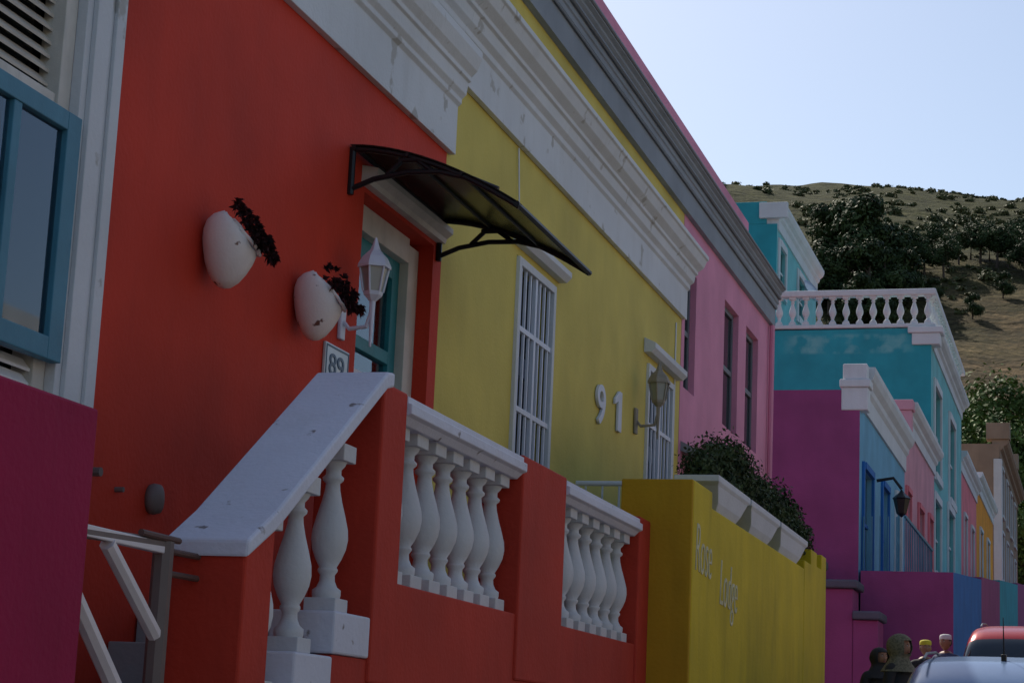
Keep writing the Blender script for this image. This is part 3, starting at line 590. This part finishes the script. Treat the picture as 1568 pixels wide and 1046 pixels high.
# ---------------------------------------------------------------- cars
def car(name,loc,Lc,w,h,col,rear_to_cam=True,suv=False):
    P=empty(name); paintm=plain(name+"_paint",col,.25,.3,.04,.6); rub=plain(name+"_rubber",(.015,.015,.016),.8)
    zb=.22; belt=h*.62; rw=w*.40
    if suv: S=[(0,.42,.55),(.05,.47,.62),(.5,.5,.66),(1.15,.5,belt+.02),(1.75,.5,h-.05),(2.0,.5,h-.01),(2.7,.5,h),(2.8,.5,h),(3.6,.5,h-.02),(3.7,.5,h-.03),(4.25,.49,h-.10),(4.45,.48,belt+.05),(4.5,.46,belt-.1)]
    else: S=[(0,.42,.5),(.05,.46,.6),(.5,.49,.70),(1.0,.5,belt),(1.65,.5,h-.08),(1.9,.5,h-.02),(2.4,.5,h),(2.5,.5,h),(3.1,.5,h-.03),(3.2,.5,h-.04),(3.65,.49,h-.16),(3.95,.48,belt+.02),(4.0,.46,belt-.12)]
    k=Lc/S[-1][0]; V=[];F=[];I=[]; NR=14
    for l,hw,zt in S:
        hwm=hw*w; y=l*k; cab=max(0,min(1,(zt-belt)/(h-belt))) ; zb_=min(belt,zt-.01); tw=hwm*.9*(1-cab)+rw*cab
        half=[(0,zb),(hwm*.86,zb),(hwm*.98,zb+.15),(hwm,zb_*.75),(hwm*.97,zb_-.0),(tw+.02,max(zt-.055,zb_+.002)),(tw*.86,zt-.012),(0,zt)]
        V+=[(x,y,z) for x,z in half]+[(-x,y,z) for x,z in half[-2:0:-1]]
    for i in range(len(S)-1):
        for j in range(NR):
            F.append((i*NR+j,i*NR+(j+1)%NR,(i+1)*NR+(j+1)%NR,(i+1)*NR+j)); g=0
            if j in (4,9) and 3<=i<=10 and i not in (6,8): g=1
            if j in (6,7,5,8) and i in (3,10): g=1
            I.append(g)
    F.append(tuple(range(NR))); F.append(tuple(range(len(V)-1,len(V)-NR-1,-1))); I+=[0,0]
    b=meshobj("body",V,F,[paintm,GLASS],P,smooth=True,idx=I); m=b.modifiers.new("s","SUBSURF"); m.levels=2; m.render_levels=2
    for ly in (.17,.80):
        for sx in (-1,1):
            V,F=lathe_data([(.001,-.1),(.2,-.1),(.21,-.09),(.30,-.095),(.32,-.07),(.32,.07),(.30,.095),(.001,.095)],24)
            meshobj("wheel",[(sx*(w*.5-.09)+v[2],ly*Lc+v[1],.32+v[0]) for v in V],F,rub,P,smooth=False)
            V,F=lathe_data([(.001,.0),(.19,.01),(.2,-.02)],10); meshobj("hubcap",[(sx*(w*.5+.012+v[2]),ly*Lc+v[1],.32+v[0]) for v in V],F,IRONW,P)
    tl=plain(name+"_tail_light",(.35,.01,.01),.2); hl=plain(name+"_head_light",(.6,.6,.6),.1)
    boxes("tail_lights",[(sx*w*.40-.09,sx*w*.40+.09,Lc-.08,Lc+.005,.75,.92) for sx in (-1,1)],tl,P,.02); boxes("head_lights",[(sx*w*.36-.12,sx*w*.36+.12,-.01,.10,.52,.62) for sx in (-1,1)],hl,P,.02)
    boxes("number_plate",[(-.26,.26,Lc-.01,Lc+.02,.5,.62)],IRONW,P); boxes("mirrors",[(sx*w*.55-.08,sx*w*.55+.08,1.35*k,1.45*k,belt,belt+.13) for sx in (-1,1)],paintm,P,.03)
    tube("roof_rails",[([(sx*rw*.86,1.9*k,h-.01),(sx*rw*.86,2.2*k,h+.012),(sx*rw*.86,3.1*k,h+.008),(sx*rw*.86,3.4*k,h-.03)],.011) for sx in (-1,1)],GRYD,P)
    tube("antenna",[([(0,3.0*k,h-.03),(0,3.12*k,h+.30)],[.008,.003])],IRONB,P); boxes("antenna_foot",[(-.02,.02,2.96*k,3.06*k,h-.04,h+.02)],IRONB,P,.008)
    pitch=math.atan(.057)
    if rear_to_cam: P.rotation_euler=(-pitch,0,math.pi); P.location=(loc[0],loc[1]+Lc,road_z(loc[1]+Lc))
    else: P.rotation_euler=(pitch,0,0); P.location=(loc[0],loc[1],road_z(loc[1]))
    return P
car("parked_hatchback",(-.72,15.0),3.9,1.68,1.47,(.16,.25,.42))
car("parked_suv",(-.88,26.0),4.5,1.85,1.74,(.35,.012,.02),suv=True)

# ---------------------------------------------------------------- people
SKIN=plain("skin",(.28,.14,.08),.55); HAIR=plain("dark_hair",(.012,.01,.009),.6); EYE=plain("eye_white",(.6,.58,.55),.2); LIP=plain("lips",(.25,.07,.06),.5)
def person(name,x,y,h,face,top,bottom,head="cap",hc=None,coat=False,hs=1.0):
    P=empty(name); P.location=(x,y,road_z(y)+.13); P.rotation_euler=(0,0,math.atan2(face[1],face[0])-math.pi/2)
    J=[(0,0,.52),(0,-.005,.62),(0,0,.73),(0,-.01,.815),(0,.0,.865)]; Rr=[.085,.075,.088,.055,.036]; E=[(0,1),(1,2),(2,3),(3,4)]
    for s in (-1,1):
        k=len(J); J+=[(s*.062,0,.79),(s*.112,-.01,.795),(s*.14,-.02,.64),(s*.145,.05,.50),(s*.145,.065,.465)]; Rr+=[.05,.044,.032,.021,.019]; E+=[(3,k),(k,k+1),(k+1,k+2),(k+2,k+3),(k+3,k+4)]
        for fi in range(4):
            f0=len(J); yy=.045+fi*.012; J+=[(s*.147,yy+.01,.445),(s*.143,yy+.012,.42+.004*abs(fi-1)),(s*.136,yy+.01,.402+.006*abs(fi-1))]; Rr+=[.0065,.006,.005]; E+=[(k+4,f0),(f0,f0+1),(f0+1,f0+2)]
        f0=len(J); J+=[(s*.138,.088,.462),(s*.132,.10,.442)]; Rr+=[.0075,.006]; E+=[(k+4,f0),(f0,f0+1)]
        k=len(J); J+=[(s*.052,0,.48),(s*.056,.01,.28),(s*.058,-.01,.06),(s*.06,.02,.025),(s*.064,.075,.02)]; Rr+=[.062,.042,.028,.024,.02]; E+=[(0,k),(k,k+1),(k+1,k+2),(k+2,k+3),(k+3,k+4)]
    me=bpy.data.meshes.new("body"); me.from_pydata([tuple(c*h for c in j) for j in J],E,[]); o=bpy.data.objects.new("body",me); link(o)
    sk=o.modifiers.new("skin","SKIN")
    for i,v in enumerate(me.skin_vertices[0].data): v.radius=(Rr[i]*h*(1.0 if i>=4 else 1.15),Rr[i]*h*(1 if i>4 else .8)); v.use_root=(i==0)
    sk.use_smooth_shade=True; ss=o.modifiers.new("sub","SUBSURF"); ss.levels=2
    bpy.context.view_layer.update(); m2=bpy.data.meshes.new_from_object(o.evaluated_get(bpy.context.evaluated_depsgraph_get())); bpy.data.objects.remove(o)
    for m in (top,bottom,SKIN,HAIR): m2.materials.append(m)
    for p in m2.polygons:
        c=p.center/h; p.use_smooth=True
        p.material_index= 2 if (abs(c.x)>.10 and c.z<.50) or c.z>.84 else (3 if c.z<.045 else (1 if c.z<.50 else 0))
    link(bpy.data.objects.new("body",m2),P)
    bm=bmesh.new(); bmesh.ops.create_uvsphere(bm,u_segments=28,v_segments=20,radius=1)
    for v in bm.verts:
        c=v.co; jaw=max(0,-c.z); c.x*=(1-.28*jaw**1.5)
        if c.y>0: c.y*=(1-.10*jaw)
        if c.y>.7 and abs(c.x)<.18 and -.35<c.z<.15: c.y+=.20*(1-abs(c.x)/.18)*(.15-c.z)/.5
        if c.y>.6 and .1<abs(c.x)<.5 and .02<c.z<.28: c.y-=.07
        v.co=Vector((c.x*.046,c.y*.056+.008,c.z*.066+.932))*h
    hm=bpy.data.meshes.new("head"); bm.to_mesh(hm); bm.free(); hm.materials.append(SKIN)
    for p in hm.polygons: p.use_smooth=True
    link(bpy.data.objects.new("head",hm),P)
    def ball(nm,c,r,m):
        V,F=lathe_data([(max(.001,math.sin(a*math.pi/10)),-math.cos(a*math.pi/10)) for a in range(11)],14); meshobj(nm,[((v[0]*r[0]+c[0])*h,(v[1]*r[1]+c[1])*h,(v[2]*r[2]+c[2])*h) for v in V],F,m,P,smooth=True)
    for s in (-1,1):
        ball("eye",(s*.017,.058,.940),(.006,.004,.004),EYE); ball("iris",(s*.017,.0615,.940),(.003,.002,.003),HAIR); ball("ear",(s*.046,.004,.93),(.006,.012,.018),SKIN); ball("brow",(s*.017,.0615,.951),(.010,.003,.002),HAIR)
    ball("mouth",(0,.060,.901),(.013,.004,.004),LIP)
    if head=="hijab":
        V=[];F=[];n=24
        for i in range(15):
            t=i/14
            if t<.6: a=t/.6*math.pi*.72; r=(.084*math.sin(a)+.001)*hs; z=.932+.086*hs*math.cos(a)
            else: u=(t-.6)/.4; r=.066*hs+.085*u**1.3; z=.885-.11*u
            for k in range(n):
                an=2*math.pi*k/n; fold=1+.06*math.sin(an*5+i*.6)*(t>.4); sy=1.05 if t<.6 else .75
                V.append((r*math.cos(an)*fold*h,(r*math.sin(an)*sy*fold-.004)*h,z*h))
        for i in range(14):
            for k in range(n):
                an=2*math.pi*(k+.5)/n; zc=(V[i*n+k][2]+V[i*n+n+k][2])/2/h
                if math.sin(an)>.76 and .892<zc<.972: continue
                F.append((i*n+k,i*n+(k+1)%n,(i+1)*n+(k+1)%n,(i+1)*n+k))
        o=meshobj("headscarf",V,F,hc,P,smooth=True); so=o.modifiers.new("sol","SOLIDIFY"); so.thickness=.008; su=o.modifiers.new("s","SUBSURF"); su.levels=1; su.render_levels=2
    else:
        ball("hair",(0,-.008,.942),(.050,.052,.058),HAIR)
        V,F=lathe_data([(.058,-.008),(.060,.0),(.059,.020),(.052,.032),(.03,.038),(.001,.040)],24); meshobj("cap_crown",[(v[0]*.86*h,(v[1]*.95+.002)*h,(v[2]+.966)*h) for v in V],F,hc,P,smooth=True)
    if coat:
        V,F=lathe_data([(.060,.80),(.10,.77),(.115,.66),(.10,.58),(.115,.45),(.135,.25),(.15,.08),(.145,.08)],24); meshobj("long_coat",[(v[0]*h*.95,v[1]*h*.72,v[2]*h) for v in V],F,top,P,smooth=True)
    return P
BLK=plain("black_cloth",(.02,.02,.022),.85); SCARF=peel("patterned_scarf",(.20,.185,.12),(.11,.10,.065),.44,.60,55,rough=.9,bump=.3,scale=3)
WCL=plain("white_cloth",(.6,.6,.6),.9); YCL=plain("yellow_cloth",(.55,.48,.03),.8); DEN=plain("denim",(.04,.06,.12),.85)
person("woman_in_headscarf",-1.80,18.95,1.48,(.9,-.35),BLK,BLK,"hijab",SCARF,True)
person("woman_in_dark_coat",-2.12,20.2,1.36,(.6,-.7),BLK,BLK,"hijab",BLK,True,hs=.86)
person("man_in_white_cap",-1.98,27.1,1.52,(-.5,-.9),DEN,BLK,"cap",WCL)
person("person_in_yellow_cap",-2.12,25.6,1.44,(.3,-.9),BLK,DEN,"cap",YCL)

# ---------------------------------------------------------------- opposite side of the street
y=-14
for i,(ln,hh,c,c2) in enumerate([(9,6.2,(.72,.58,.35),(.6,.6,.58)),(10,6.4,(.70,.66,.60),(.6,.6,.58)),(9,5.9,(.7,.62,.5),(.3,.3,.3)),(11,6.6,(.75,.50,.42),(.6,.6,.58)),(10,6.2,(.66,.64,.60),(.6,.6,.6)),(12,7,(.6,.5,.3),(.5,.5,.5)),(12,6.5,(.45,.3,.4),(.6,.6,.6))]):
    P=empty("terrace_house"); z0=road_z(y); m=paint("terrace_house_paint_%d"%i,c); m2=paint("terrace_house_trim_%d"%i,c2)
    hl=[(-(y+ln*f+.6),-(y+ln*f-.6),z0+a,z0+a+bb) for f,a,bb in ((.2,1.6,1.6),(.5,.6,2.5),(.8,1.6,1.6))]
    h=house("walls",-8.3,-17,-(y+ln-.01),-y,z0-.6,z0+hh,m,m,hl,.2,P); h.rotation_euler=(0,0,math.pi)
    boxes("window_panes",[(8.44,8.46,-b_,-a,c_,d) for a,b_,c_,d in hl],GLASS,P,0)
    boxes("sills",[(8.2,8.299,-b_-.1,-a+.1,c_-.1,c_-.003) for a,b_,c_,d in hl]+[(8.05,8.6,y+.02,y+ln-.02,z0+hh-.5,z0+hh-.3),(7.95,8.6,y+.02,y+ln-.02,z0+hh-.298,z0+hh+.15)],m2,P)
    y+=ln

# ---------------------------------------------------------------- light, sky, camera
el=math.radians(46); azx,azy=-.58,.815
w=bpy.data.worlds.new("World"); SC.world=w; w.use_nodes=True; nt=w.node_tree; bg=nt.nodes["Background"]
sky=nt.nodes.new("ShaderNodeTexSky"); sky.sky_type='NISHITA'; sky.sun_disc=False; sky.sun_elevation=el; sky.sun_rotation=math.atan2(azx,azy)
sky.air_density=1.0; sky.dust_density=1.3; sky.ozone_density=1.0
nt.links.new(sky.outputs[0],bg.inputs[0]); bg.inputs[1].default_value=.13
sl=bpy.data.lights.new("sun","SUN"); sl.energy=4.3; sl.angle=math.radians(.5); sl.color=(1,.92,.79); so=bpy.data.objects.new("sun",sl); link(so)
sd=Vector((azx*math.cos(el),azy*math.cos(el),math.sin(el))); so.rotation_euler=sd.to_track_quat('Z','Y').to_euler(); so.location=(0,0,60)
cam=bpy.data.cameras.new("camera"); cam.lens=36*3030/1568; cam.sensor_width=36; cam.clip_start=.1; cam.clip_end=8000; co=bpy.data.objects.new("camera",cam); link(co)
th=math.radians(11.3);yaw=math.radians(16.8);rl=math.atan(.045)
Fh=Vector((-math.sin(yaw),math.cos(yaw),0)); Rt=Vector((math.cos(yaw),math.sin(yaw),0)); fw=Fh*math.cos(th)+Vector((0,0,math.sin(th))); U0=-Fh*math.sin(th)+Vector((0,0,math.cos(th)))
cr=Rt*math.cos(rl)+U0*math.sin(rl); cu=U0*math.cos(rl)-Rt*math.sin(rl)
M=Matrix((cr,cu,-fw)).transposed().to_4x4(); co.matrix_world=M; SC.camera=co
SC.view_settings.view_transform='Standard'
